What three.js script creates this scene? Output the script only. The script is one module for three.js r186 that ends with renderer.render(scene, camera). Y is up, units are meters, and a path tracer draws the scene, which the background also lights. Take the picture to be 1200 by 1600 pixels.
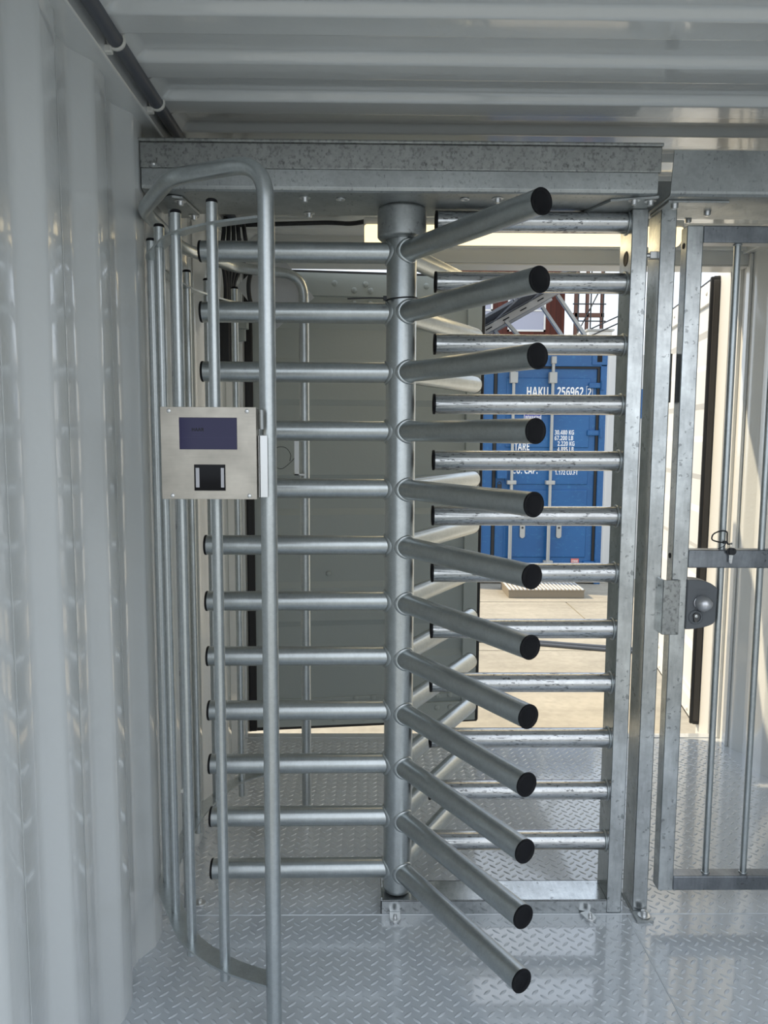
import * as THREE from 'three';
import { RoundedBoxGeometry } from 'three/addons/geometries/RoundedBoxGeometry.js';
import { TextGeometry } from 'three/addons/geometries/TextGeometry.js';
import { FontLoader } from 'three/addons/loaders/FontLoader.js';
import { RectAreaLightUniformsLib } from 'three/addons/lights/RectAreaLightUniformsLib.js';
import { mergeGeometries, toCreasedNormals } from 'three/addons/utils/BufferGeometryUtils.js';

// Coordinates in this file: x right, y up, z INTO the container (away from the camera); P() turns them into three.js axes.
const P = (x, y, z) => new THREE.Vector3(x, y, -z);
const R = Math.PI / 180;

// ---------------------------------------------------------------- camera, sky, sun, exposure
const scene = new THREE.Scene();
const camera = new THREE.PerspectiveCamera(2 * Math.atan(800 / 1174.5) / R, 1200 / 1600, 0.05, 300);
camera.position.set(0, 1.5, 0);
camera.rotation.order = 'YXZ';
camera.rotation.set(-0.1026, -0.0132, 0.0053);
scene.add(camera);

const renderer = new THREE.WebGLRenderer({ antialias: true });
renderer.toneMapping = THREE.LinearToneMapping;
renderer.toneMappingExposure = 1.55;
renderer.shadowMap.enabled = true;
RectAreaLightUniformsLib.init();

const SKY = 1.1;                                 // brightness of the hazy, mostly clouded sky
const SUN = 2.9;
const sun = new THREE.DirectionalLight(0xffeac6, SUN);
sun.name = 'sun';
const sunTarget = P(1, 0, 4.5);
sun.position.copy(sunTarget).add(P(-0.69 * 20, 0.70 * 20, 0.18 * 20));
sun.target.position.copy(sunTarget);
sun.castShadow = true;
sun.shadow.mapSize.set(2048, 2048);
Object.assign(sun.shadow.camera, { left: -12, right: 12, top: 12, bottom: -12, near: 1, far: 60 });
scene.add(sun, sun.target);

// ---------------------------------------------------------------- noise and textures
function rng(seed) { let s = seed >>> 0; return () => { s = (s + 0x6D2B79F5) >>> 0; let t = s; t = Math.imul(t ^ (t >>> 15), t | 1); t ^= t + Math.imul(t ^ (t >>> 7), t | 61); return ((t ^ (t >>> 14)) >>> 0) / 4294967296; }; }
const hash = (x, y, s) => { let h = Math.imul(x, 374761393) ^ Math.imul(y, 668265263) ^ Math.imul(s, 974634777); h = Math.imul(h ^ (h >>> 13), 1274126177); return ((h ^ (h >>> 16)) >>> 0) / 4294967296; };
function vnoise(u, v, px, py, s) {                // tileable value noise, u v in 0..1, px py cells
  const x = u * px, y = v * py, xi = Math.floor(x), yi = Math.floor(y);
  let fx = x - xi, fy = y - yi; fx = fx * fx * (3 - 2 * fx); fy = fy * fy * (3 - 2 * fy);
  const w = (i, p) => ((i % p) + p) % p, a = hash(w(xi, px), w(yi, py), s), b = hash(w(xi + 1, px), w(yi, py), s), c = hash(w(xi, px), w(yi + 1, py), s), d = hash(w(xi + 1, px), w(yi + 1, py), s);
  return a + (b - a) * fx + (c - a) * fy + (a - b - c + d) * fx * fy;
}
function fbm(u, v, px, py, s, n = 4) { let t = 0, a = 0.5, m = 0; for (let i = 0; i < n; i++) { t += a * vnoise(u, v, px << i, py << i, s + i); m += a; a *= 0.55; } return t / m; }
function cells(u, v, n, s) {                      // tileable Voronoi: [id, distance to the border]
  const x = u * n, y = v * n, xi = Math.floor(x), yi = Math.floor(y); let d1 = 9, d2 = 9, id = 0;
  for (let j = -1; j <= 1; j++) for (let i = -1; i <= 1; i++) {
    const cx = (xi + i + n) % n, cy = (yi + j + n) % n, dx = xi + i + hash(cx, cy, s) - x, dy = yi + j + hash(cx, cy, s + 1) - y, d = dx * dx + dy * dy;
    if (d < d1) { d2 = d1; d1 = d; id = hash(cx, cy, s + 2); } else if (d < d2) d2 = d;
  }
  return [id, Math.sqrt(d2) - Math.sqrt(d1)];
}
function tex(n, fn, srgb = false) {               // fn(u, v) -> [r, g, b] 0..1
  const a = new Uint8Array(n * n * 4);
  for (let j = 0; j < n; j++) for (let i = 0; i < n; i++) { const c = fn((i + 0.5) / n, (j + 0.5) / n), k = (j * n + i) * 4; for (let q = 0; q < 3; q++) a[k + q] = Math.max(0, Math.min(255, c[q] * 255)); a[k + 3] = 255; }
  const t = new THREE.DataTexture(a, n, n); t.wrapS = t.wrapT = THREE.RepeatWrapping; t.magFilter = THREE.LinearFilter; t.minFilter = THREE.LinearMipmapLinearFilter; t.generateMipmaps = true;
  if (srgb) t.colorSpace = THREE.SRGBColorSpace; t.needsUpdate = true; return t;
}
const grey = (g) => [g, g, g];
// sky: bright thin cloud with pale blue between
{
  const w = 1024, h = 512, a = new Float32Array(w * h * 4);
  for (let j = 0; j < h; j++) for (let i = 0; i < w; i++) {
    const u = (i + 0.5) / w, v = (j + 0.5) / h, el = (v - 0.5) * Math.PI;
    const c = fbm(u, v, 8, 6, 71, 5), k = Math.max(0, Math.min(1, (c - 0.36) / 0.3)), hz = Math.exp(-Math.max(0, el) * 3);
    const cl = 0.80 + 0.28 * fbm(u, v, 16, 10, 91, 4), q = (j * w + i) * 4;
    const b = [0.50 + 0.22 * hz, 0.66 + 0.18 * hz, 0.90 + 0.05 * hz];
    for (let n = 0; n < 3; n++) a[q + n] = SKY * (b[n] + (cl * [0.97, 1.0, 1.03][n] - b[n]) * (0.25 + 0.75 * k));
    a[q + 3] = 1;
  }
  const t = new THREE.DataTexture(a, w, h, THREE.RGBAFormat, THREE.FloatType); t.mapping = THREE.EquirectangularReflectionMapping; t.magFilter = THREE.LinearFilter; t.needsUpdate = true;
  scene.background = t;
}
// galvanised zinc: fine mottling with faint crystal facets; the second one also scuffed with dark flecks along the tube
const spangle = (u, v) => { const [id, e] = cells(u, v, 26, 5), [id2] = cells(u, v, 70, 15); return 0.5 + (id - 0.5) * 0.28 + (id2 - 0.5) * 0.22 + (fbm(u, v, 4, 4, 9) - 0.5) * 0.7 + (e < 0.05 ? -0.03 : 0); };
const T = {
  zinc: tex(512, (u, v) => { const s = spangle(u, v), g = 0.80 + 0.10 * (s - 0.5), d = fbm(u, v, 40, 40, 33, 2) > 0.82 ? -0.03 : 0; return [g + d, g + 0.012 + d, g + 0.02 + d]; }, true),
  zincRough: tex(512, (u, v) => grey(0.50 + 0.07 * (spangle(u, v) - 0.5) + 0.03 * (fbm(u, v, 30, 30, 21, 3) - 0.5))),
  zincBump: tex(512, (u, v) => grey(fbm(u, v, 22, 22, 41, 4))),
  mottle: tex(1024, (u, v) => { const [id] = cells(u, v, 60, 55), n = fbm(u, v, 5, 5, 61, 5), s = fbm(u, v, 55, 40, 66, 3); const g = 0.78 + 0.16 * (n - 0.5) + 0.05 * (id - 0.5) - (s > 0.68 ? (s - 0.68) * 0.7 : 0); return [g, g + 0.008, g + 0.008]; }, true),
  mottleRough: tex(1024, (u, v) => { const [id] = cells(u, v, 60, 55); return grey(0.50 + 0.35 * (fbm(u, v, 7, 7, 62, 4) - 0.5) + 0.14 * (id - 0.5)); }),
  scuff: tex(1024, (u, v) => { const s = fbm(u, v, 64, 22, 101, 3), m = fbm(u, v, 6, 3, 111, 3), f = s > 0.63 + 0.2 * (1 - m) ? 1 : 0, g = 0.83 + 0.15 * (spangle(u, v) - 0.5) - 0.34 * f; return [g, g, g + 0.01]; }, true),
  stain: tex(1024, (u, v) => { const b = fbm(u, v, 6, 6, 131, 4), st = fbm(u, v, 30, 30, 141, 4), m = fbm(u, v, 4, 3, 151, 3), sw = fbm(u, v, 60, 12, 161, 2); const f = st > 0.60 + 0.3 * (1 - m) ? 0.16 : 0; const g = 0.80 + 0.24 * (b - 0.5) + 0.08 * (sw - 0.5) + 0.10 * (spangle(u, v) - 0.5) - f; return [g, g + 0.008, g + 0.012]; }, true),
  speck: tex(1024, (u, v) => { const n = fbm(u, v, 5, 5, 171, 4), f = fbm(u, v, 64, 48, 181, 3), m = fbm(u, v, 4, 4, 191, 2); const g = 0.80 + 0.14 * (n - 0.5) + 0.10 * (spangle(u, v) - 0.5) - Math.max(0, f - 0.5) * 0.9 * m; return [g, g + 0.004, g]; }, true),
  paintBump: tex(512, (u, v) => grey(0.6 * fbm(u, v, 5, 5, 201, 3) + 0.4 * fbm(u, v, 60, 60, 211, 2))),
  paintRough: tex(512, (u, v) => grey(0.42 + 0.2 * (fbm(u, v, 4, 4, 221, 4) - 0.5))),
  brushed: tex(512, (u, v) => { const g = 0.78 + 0.10 * (fbm(u, v, 6, 60, 231, 3) - 0.5) * 0.35 + 0.17 * (fbm(u, v, 4, 4, 232, 4) - 0.5); return [g, g * 0.985, g * 0.955]; }, true),
  concrete: tex(1024, (u, v) => { const n = fbm(u, v, 4, 4, 301, 6), f = fbm(u, v, 90, 90, 311, 2), st = fbm(u, v, 3, 40, 321, 3); const g = 0.80 + 0.20 * (n - 0.5) + 0.07 * (f - 0.5) + 0.08 * (st - 0.5); return [g, g * 0.96, g * 0.885]; }, true),
  bluePaint: tex(512, (u, v) => { const n = fbm(u, v, 5, 5, 401, 5), s = fbm(u, v, 50, 70, 411, 3) > 0.72 ? 0.10 : 0; return [0.075 + 0.04 * (n - 0.5) + s * 0.6, 0.345 + 0.07 * (n - 0.5) + s * 0.5, 0.57 + 0.08 * (n - 0.5) + s * 0.3]; }, true),
  boards: tex(512, (u, v) => { const b = Math.floor(u * 12), f = u * 12 - b, n = fbm(u, v, 24, 3, 501, 4), k = hash(b, 0, 77); const e = f < 0.06 ? 0.5 : 1; return [(0.40 + 0.10 * (n - 0.5) + 0.09 * (k - 0.5)) * e, (0.185 + 0.06 * (n - 0.5) + 0.05 * (k - 0.5)) * e, (0.13 + 0.04 * (n - 0.5) + 0.03 * (k - 0.5)) * e]; }, true),
};
const rep = (t, k, k2 = k) => { const c = t.clone(); c.repeat.set(k, k2); c.needsUpdate = true; return c; };
const std = (o) => new THREE.MeshPhysicalMaterial(o);
const lin = (r, g, b) => new THREE.Color().setRGB(r, g, b);
const M = {
  tube: std({ name: 'galvanised_tube', color: lin(0.86, 0.885, 0.875), metalness: 0.95, roughness: 0.64, map: rep(T.zinc, 5), roughnessMap: rep(T.zincRough, 5), bumpMap: rep(T.zincBump, 9), bumpScale: 0.00003 }),
  scuffTube: std({ name: 'scuffed_tube', color: lin(0.84, 0.86, 0.845), metalness: 0.95, roughness: 0.46, map: rep(T.scuff, 4, 3), roughnessMap: rep(T.zincRough, 5), bumpMap: rep(T.zincBump, 9), bumpScale: 0.00003 }),
  sheet: std({ name: 'galvanised_sheet', color: lin(0.74, 0.76, 0.76), metalness: 0.85, roughness: 0.92, map: rep(T.mottle, 2.2), roughnessMap: rep(T.mottleRough, 2.2), bumpMap: rep(T.zincBump, 4), bumpScale: 0.0002 }),
  post: std({ name: 'galvanised_post', color: lin(0.86, 0.88, 0.88), metalness: 0.96, roughness: 0.48, map: rep(T.stain, 2.6), roughnessMap: rep(T.zincRough, 3), bumpMap: rep(T.zincBump, 7), bumpScale: 0.00006 }),
  rail: std({ name: 'dull_zinc_rail', color: lin(0.40, 0.42, 0.45), metalness: 0.9, roughness: 0.7, map: rep(T.stain, 3), roughnessMap: rep(T.zincRough, 4) }),
  lid: std({ name: 'speckled_sheet', color: lin(0.66, 0.67, 0.66), metalness: 0.85, roughness: 0.95, map: rep(T.speck, 2.6), roughnessMap: rep(T.mottleRough, 2.2) }),
  bolt: std({ name: 'zinc_bolt', color: lin(0.75, 0.76, 0.76), metalness: 0.95, roughness: 0.35 }),
  cap: std({ name: 'black_plastic', color: lin(0.005, 0.005, 0.007), roughness: 0.5, specularIntensity: 0.5 }),
  rubber: std({ name: 'black_rubber', color: lin(0.011, 0.011, 0.012), roughness: 0.5 }),
  dark: std({ name: 'dark_cable', color: lin(0.016, 0.018, 0.022), roughness: 0.5 }),
  conduit: std({ name: 'dark_conduit', color: lin(0.085, 0.095, 0.115), roughness: 0.45 }),
  white: std({ name: 'white_plastic', color: lin(0.72, 0.72, 0.68), roughness: 0.4 }),
  wall: std({ name: 'grey_gloss_paint', color: lin(0.66, 0.685, 0.685), roughness: 0.40, ior: 1.65, roughnessMap: rep(T.paintRough, 1.5), bumpMap: rep(T.paintBump, 1.4), bumpScale: 0.0008, clearcoat: 1, clearcoatRoughness: 0.07 }),
  floor: std({ name: 'grey_floor_paint', color: lin(0.57, 0.605, 0.635), roughness: 0.34, ior: 1.75, roughnessMap: rep(T.paintRough, 3), bumpMap: rep(T.paintBump, 3), bumpScale: 0.00015, clearcoat: 1, clearcoatRoughness: 0.05 }),
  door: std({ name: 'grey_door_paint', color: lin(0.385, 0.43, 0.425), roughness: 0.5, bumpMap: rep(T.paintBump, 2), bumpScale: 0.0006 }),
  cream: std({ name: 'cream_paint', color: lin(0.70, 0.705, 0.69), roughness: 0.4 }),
  steel: std({ name: 'brushed_stainless', color: lin(0.90, 0.87, 0.82), metalness: 0.9, roughness: 0.42, map: rep(T.brushed, 5), bumpMap: rep(T.brushed, 5), bumpScale: 0.0001 }),
  glass: std({ name: 'black_glass', color: lin(0.003, 0.003, 0.005), roughness: 0.06, specularIntensity: 0.35 }),
  lockPaint: std({ name: 'lock_grey_paint', color: lin(0.12, 0.13, 0.14), roughness: 0.42 }),
  darkSteel: std({ name: 'dark_steel', color: lin(0.12, 0.12, 0.12), metalness: 0.8, roughness: 0.4 }),
  gasketWeb: std({ name: 'grey_rubber', color: lin(0.055, 0.05, 0.045), roughness: 0.45 }),
  knob: std({ name: 'satin_aluminium', color: lin(0.66, 0.66, 0.68), metalness: 0.9, roughness: 0.36 }),
  ground: std({ name: 'concrete', color: lin(0.66, 0.66, 0.64), roughness: 0.9, map: rep(T.concrete, 0.35), bumpMap: rep(T.concrete, 2), bumpScale: 0.003 }),
  paving: std({ name: 'grey_paving', color: lin(0.50, 0.52, 0.53), roughness: 0.9, map: rep(T.mottle, 1.5), bumpMap: rep(T.zincBump, 9), bumpScale: 0.002 }),
  blue: std({ name: 'blue_paint', color: lin(1, 1, 1), roughness: 0.42, map: rep(T.bluePaint, 0.7), clearcoat: 0.2, clearcoatRoughness: 0.3 }),
  barGrey: std({ name: 'grey_bar_paint', color: lin(0.42, 0.43, 0.42), roughness: 0.5, metalness: 0.2 }),
  print: std({ name: 'white_print', color: lin(0.86, 0.87, 0.88), roughness: 0.6 }),
  boards: std({ name: 'red_brown_boards', color: lin(0.56, 0.56, 0.58), roughness: 0.8, map: rep(T.boards, 0.4, 0.2) }),
  brownSteel: std({ name: 'brown_steel', color: lin(0.11, 0.05, 0.035), roughness: 0.6 }),
  pane: std({ name: 'window_pane', color: lin(0.30, 0.32, 0.42), roughness: 0.05, clearcoat: 1 }),
  solar: std({ name: 'solar_cell', color: lin(0.010, 0.011, 0.014), roughness: 0.75, specularIntensity: 0.3 }),
  alu: std({ name: 'aluminium', color: lin(0.36, 0.355, 0.345), metalness: 0.4, roughness: 0.45 }),
  timber: std({ name: 'weathered_planks', color: lin(0.22, 0.185, 0.135), roughness: 0.85 }),
};

// ---------------------------------------------------------------- geometry helpers
function boxUV(g, s = 1) {                        // texture coordinates in metres from the dominant axis of each face
  g = g.index ? g.toNonIndexed() : g;
  const p = g.attributes.position, uv = new Float32Array(p.count * 2), a = new THREE.Vector3(), b = new THREE.Vector3(), c = new THREE.Vector3(), n = new THREE.Vector3();
  for (let i = 0; i < p.count; i += 3) {
    a.fromBufferAttribute(p, i); b.fromBufferAttribute(p, i + 1); c.fromBufferAttribute(p, i + 2);
    n.subVectors(b, a).cross(c.clone().sub(a)); const x = Math.abs(n.x), y = Math.abs(n.y), z = Math.abs(n.z);
    [a, b, c].forEach((q, k) => { const [u, v] = x >= y && x >= z ? [q.z, q.y] : y >= z ? [q.x, q.z] : [q.x, q.y]; uv[(i + k) * 2] = u * s; uv[(i + k) * 2 + 1] = v * s; });
  }
  g.setAttribute('uv', new THREE.BufferAttribute(uv, 2)); return g;
}
function box(x0, x1, y0, y1, z0, z1, r = 0.002) {
  const w = Math.abs(x1 - x0), h = Math.abs(y1 - y0), d = Math.abs(z1 - z0), q = Math.min(r, w * 0.45, h * 0.45, d * 0.45);
  const g = q > 0 ? new RoundedBoxGeometry(w, h, d, 2, q) : new THREE.BoxGeometry(w, h, d);
  g.translate((x0 + x1) / 2, (y0 + y1) / 2, -(z0 + z1) / 2); return boxUV(g);
}
function sweep(pts, r, seg = 20, closed = false, caps = true) {   // round bar through three.js-axes points, uv in metres
  const n = pts.length, pos = [], uv = [], idx = [], t = new THREE.Vector3(), nrm = new THREE.Vector3(), bin = new THREE.Vector3(), prev = new THREE.Vector3(); let len = 0;
  for (let i = 0; i < n; i++) {
    t.subVectors(pts[Math.min(n - 1, i + 1)], pts[Math.max(0, i - 1)]).normalize();
    if (i === 0) { nrm.set(0, 1, 0); if (Math.abs(t.y) > 0.9) nrm.set(0, 0, 1); } else { len += pts[i].distanceTo(pts[i - 1]); nrm.copy(prev); }
    nrm.addScaledVector(t, -nrm.dot(t)).normalize(); prev.copy(nrm); bin.crossVectors(t, nrm);
    for (let k = 0; k <= seg; k++) { const a = k / seg * 2 * Math.PI, c = Math.cos(a) * r, s = Math.sin(a) * r; pos.push(pts[i].x + nrm.x * c + bin.x * s, pts[i].y + nrm.y * c + bin.y * s, pts[i].z + nrm.z * c + bin.z * s); uv.push(k / seg * 2 * Math.PI * r, len); }
  }
  for (let i = 0; i < n - 1; i++) for (let k = 0; k < seg; k++) { const a = i * (seg + 1) + k, b = a + seg + 1; idx.push(a, a + 1, b, a + 1, b + 1, b); }
  const g = new THREE.BufferGeometry(); g.setAttribute('position', new THREE.Float32BufferAttribute(pos, 3)); g.setAttribute('uv', new THREE.Float32BufferAttribute(uv, 2)); g.setIndex(idx); g.computeVertexNormals();
  { const N = g.attributes.normal; for (let i = 0; i < n; i++) { const a = i * (seg + 1), b = a + seg; const x = N.getX(a) + N.getX(b), y = N.getY(a) + N.getY(b), z = N.getZ(a) + N.getZ(b), l = Math.hypot(x, y, z) || 1; N.setXYZ(a, x / l, y / l, z / l); N.setXYZ(b, x / l, y / l, z / l); } }
  const list = [g.toNonIndexed()];
  if (caps) for (const e of [0, n - 1]) { const d = new THREE.Vector3().subVectors(e ? pts[n - 1] : pts[0], e ? pts[n - 2] : pts[1]).normalize(); const c = new THREE.CircleGeometry(r, seg); c.applyQuaternion(new THREE.Quaternion().setFromUnitVectors(new THREE.Vector3(0, 0, 1), d)); c.translate(pts[e].x, pts[e].y, pts[e].z); list.push(boxUV(c)); }
  return list.length > 1 ? mergeGeometries(list) : list[0];
}
function fillet(pts, r, n = 8) {                  // corners of a polyline rounded
  const out = [pts[0].clone()];
  for (let i = 1; i < pts.length - 1; i++) {
    const a = pts[i - 1].clone().sub(pts[i]), b = pts[i + 1].clone().sub(pts[i]), la = a.length(), lb = b.length(), q = Math.min(Array.isArray(r) ? r[i - 1] : r, la * 0.48, lb * 0.48);
    a.normalize(); b.normalize(); const s = pts[i].clone().addScaledVector(a, q), e = pts[i].clone().addScaledVector(b, q);
    for (let k = 0; k <= n; k++) { const t = k / n; out.push(s.clone().multiplyScalar((1 - t) ** 2).addScaledVector(pts[i], 2 * t * (1 - t)).addScaledVector(e, t * t)); }
  }
  out.push(pts[pts.length - 1].clone()); return out;
}
const rod = (a, b, r, seg = 20) => sweep([a, b], r, seg);
const smooth = (pts, n = 40) => new THREE.CatmullRomCurve3(pts, false, 'centripetal').getPoints(n);
function lathe(profile, seg = 28) { return boxUV(new THREE.LatheGeometry(profile.map(([r, y]) => new THREE.Vector2(r, y)), seg)); }
function hexBolt(r, h, washer = true) {           // axis along +y, base at 0
  const l = []; if (washer) l.push(lathe([[0, 0], [r * 1.9, 0], [r * 1.9, r * 0.22], [0, r * 0.22]], 20));
  const head = boxUV(new THREE.CylinderGeometry(r, r * 1.08, h, 6)); head.translate(0, h / 2 + (washer ? r * 0.2 : 0), 0); l.push(head);
  const dome = boxUV(new THREE.SphereGeometry(r * 0.8, 12, 4, 0, Math.PI * 2, 0, Math.PI / 2)); dome.scale(1, 0.35, 1); dome.translate(0, h + (washer ? r * 0.2 : 0), 0); l.push(dome);
  return mergeGeometries(l.map((g) => g.index ? g.toNonIndexed() : g));
}
const merge = (...l) => mergeGeometries(l.map((g) => { const q = g.index ? g.toNonIndexed() : g; for (const k of Object.keys(q.attributes)) if (!['position', 'normal', 'uv'].includes(k)) q.deleteAttribute(k); return q; }));
function extr(shape, depth, bevel = 0.001, seg = 2) { return boxUV(new THREE.ExtrudeGeometry(shape, { depth, bevelEnabled: bevel > 0, bevelSize: bevel, bevelThickness: bevel, bevelSegments: seg, curveSegments: 14 })); }
const poly = (pts) => { const s = new THREE.Shape(); pts.forEach(([x, y], i) => i ? s.lineTo(x, y) : s.moveTo(x, y)); s.closePath(); return s; };

const used = {};
const numbered = (n) => { const k = used[n] = (used[n] ?? -1) + 1; return k ? `${n}_${String(k).padStart(3, '0')}` : n; };
function shadow(m) { m.castShadow = m.receiveShadow = true; return m; }
function thing(name, label, category, at = P(0, 0, 0), group) {
  const o = new THREE.Group(); o.name = numbered(name); o.position.copy(at); scene.add(o);
  o.userData = { label, category }; if (group) o.userData.group = group; return o;
}
function single(name, geo, mat, label, category, group) {          // a thing that is one mesh, geometry in the world's place
  geo.computeBoundingBox(); const c = new THREE.Vector3(); geo.boundingBox.getCenter(c); c.y = geo.boundingBox.min.y; geo.translate(-c.x, -c.y, -c.z);
  const m = shadow(new THREE.Mesh(geo, mat)); m.name = numbered(name); m.position.copy(c); m.userData = { label, category }; if (group) m.userData.group = group; scene.add(m); return m;
}
function struct(name) { const o = new THREE.Group(); o.name = name; o.userData = { kind: 'structure' }; scene.add(o); return o; }
function structMesh(name, geo, mat) { const m = shadow(new THREE.Mesh(geo, mat)); m.name = name; m.userData = { kind: 'structure' }; scene.add(m); return m; }
// a part whose geometry is given in the world's place: moved into the parent's axes (parents are only translated)
function part(parent, name, geo, mat, label) {
  const off = new THREE.Vector3(); for (let q = parent; q && q !== scene; q = q.parent) off.add(q.position);
  if (off.lengthSq()) geo.translate(-off.x, -off.y, -off.z);
  const m = shadow(new THREE.Mesh(geo, mat)); m.name = name; if (label) m.userData.label = label; parent.add(m); return m;
}
function local(parent, name, geo, mat, pos, label) { const m = shadow(new THREE.Mesh(geo, mat)); m.name = name; if (pos) m.position.copy(pos); if (label) m.userData.label = label; parent.add(m); return m; }
const font = await new FontLoader().loadAsync('fonts/droid/droid_sans_bold.typeface.json');
function text(str, h, x, y, z, narrow = 1, depth = 0.002) {         // letters standing in a plane that faces the camera side; x y = lower left corner
  const g = new TextGeometry(str, { font, size: h, depth, curveSegments: 4, bevelEnabled: false });
  g.scale(narrow, 1, 1); g.translate(x, y, -z); return boxUV(g);
}

// ---------------------------------------------------------------- the container's shell
const XL = -0.636, XR = 1.725, ZB = 0.82, ZD = 3.56, H = 2.39;
const X0 = 0.0783, Z0 = 2.2723;
// corrugation across a wall: inner flat 77 mm, slope 63 mm, outer flat 72 mm, slope 68 mm, 36 mm deep, rounded bends
function corrugation(z0, z1, start, pitch, depth) {
  const raw = [], f1 = 0.077, s1 = 0.064, f2 = 0.075, s2 = pitch - f1 - s1 - f2;
  for (let k = Math.floor((z0 - start) / pitch) - 1; start + k * pitch < z1 + pitch; k++) { const a = start + k * pitch; raw.push([a, 0], [a + f1, 0], [a + f1 + s1, depth], [a + f1 + s1 + f2, depth]); }
  const pts = fillet(raw.map(([a, b]) => new THREE.Vector3(a, b, 0)), 0.014, 4).filter((p) => p.x > z0 && p.x < z1);
  const end = (z) => { for (let i = 1; i < raw.length; i++) if (raw[i][0] >= z) { const [a, b] = raw[i - 1], [c, d] = raw[i]; return b + (d - b) * (z - a) / (c - a); } return 0; };
  return [[z0, end(z0)], ...pts.map((p) => [p.x, p.y]), [z1, end(z1)]];
}
function corrugatedWall(x, side, y0, y1) {        // side -1 left, +1 right; the inner face faces the room
  const prof = corrugation(ZB, ZD, 1.795, 0.28, 0.036), pos = [], idx = []; const uv = [];
  const n = prof.length; let s = 0;
  for (const [off, flip] of [[0, 1], [0.004, -1]]) prof.forEach(([z, d], i) => { if (i) s += Math.hypot(z - prof[i - 1][0], d - prof[i - 1][1]); for (const y of [y0, y1]) { pos.push(x + side * (d + off), y, -z); uv.push(z, y); } });
  for (let L = 0; L < 2; L++) for (let i = 0; i < n - 1; i++) { const a = L * 2 * n + i * 2, q = [a, a + 1, a + 2, a + 1, a + 3, a + 2]; if ((side < 0) === (L === 1)) q.reverse(); idx.push(...q); }
  for (const e of [0, 1]) for (let i = 0; i < n - 1; i++) { const a = i * 2 + e, b = 2 * n + i * 2 + e; idx.push(a, a + 2, b, a + 2, b + 2, b); }
  const g = new THREE.BufferGeometry(); g.setAttribute('position', new THREE.Float32BufferAttribute(pos, 3)); g.setAttribute('uv', new THREE.Float32BufferAttribute(uv, 2)); g.setIndex(idx);
  return toCreasedNormals(g, 50 * R);
}
structMesh('wall_left', corrugatedWall(XL, -1, -0.02, 2.35), M.wall);
structMesh('wall_right', corrugatedWall(XR, 1, -0.02, 2.35), M.wall);
// top side rails and corner posts
structMesh('trim_1', box(-0.70, -0.60, 2.332, 2.42, ZB, ZD, 0.006), M.wall);
structMesh('trim_2', box(XR - 0.036, XR + 0.07, 2.332, 2.42, ZB, ZD, 0.006), M.wall);
structMesh('trim_3', merge(box(-0.72, -0.63, -0.17, 2.45, ZD - 0.02, 3.66, 0.004), box(-0.64, -0.622, 0, 2.3, 3.60, 3.655, 0.003)), M.wall);
structMesh('trim_4', merge(box(1.695, 1.82, -0.17, 2.45, 3.655, 3.80, 0.005), box(1.73, 1.82, -0.17, 2.45, ZD - 0.02, 3.66, 0.004), box(1.715, 1.74, 0, 2.3, 3.60, 3.655, 0.003)), M.cream);
{ // the seal strip along the right jamb, and the joint in the wall beside it
  const t = struct('trim_5');
  part(t, 'jamb_plate', box(1.716, 1.735, 0.0, 2.33, 3.505, 3.55, 0.004), M.wall); part(t, 'jamb_edge', box(1.709, 1.722, 0.0, 2.33, 3.50, 3.512, 0.002), M.wall);
}
{ // ceiling: a pressed sheet of cross ribs whose ends are rounded off before the rails
  const x0 = -0.62, x1 = XR, pitch = 0.205, nz = 1120, xs = [];
  for (let i = 0; i <= 14; i++) xs.push(x0 + 0.16 * i / 14); for (let i = 1; i < 8; i++) xs.push(x0 + 0.16 + (x1 - x0 - 0.32) * i / 8); for (let i = 0; i <= 14; i++) xs.push(x1 - 0.16 + 0.16 * i / 14);
  const ss = (a, b, t) => { const k = Math.max(0, Math.min(1, (t - a) / (b - a))); return k * k * (3 - 2 * k); };
  const f = (z) => { let t = ((z - 1.885) % pitch + pitch) % pitch; return ss(0.072, 0.092, t) * (1 - ss(0.182, 0.205, t)); };
  const pos = [], uv = [], idx = [];
  for (let j = 0; j <= nz; j++) { const z = ZB + (3.56 - ZB) * j / nz; for (const x of xs) { const m = ss(x0 + 0.05, x0 + 0.085, x) * (1 - ss(x1 - 0.085, x1 - 0.05, x)); pos.push(x, 2.372 + 0.021 * f(z) * m, -z); uv.push(x, z); } }
  const w = xs.length; for (let j = 0; j < nz; j++) for (let i = 0; i < w - 1; i++) { const a = j * w + i; idx.push(a, a + w, a + 1, a + 1, a + w, a + w + 1); }
  const g = new THREE.BufferGeometry(); g.setAttribute('position', new THREE.Float32BufferAttribute(pos, 3)); g.setAttribute('uv', new THREE.Float32BufferAttribute(uv, 2)); g.setIndex(idx); g.computeVertexNormals();
  structMesh('ceiling', merge(g, box(-0.70, XR + 0.07, 2.405, 2.45, ZB, 3.66, 0)), M.wall);
}
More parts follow.
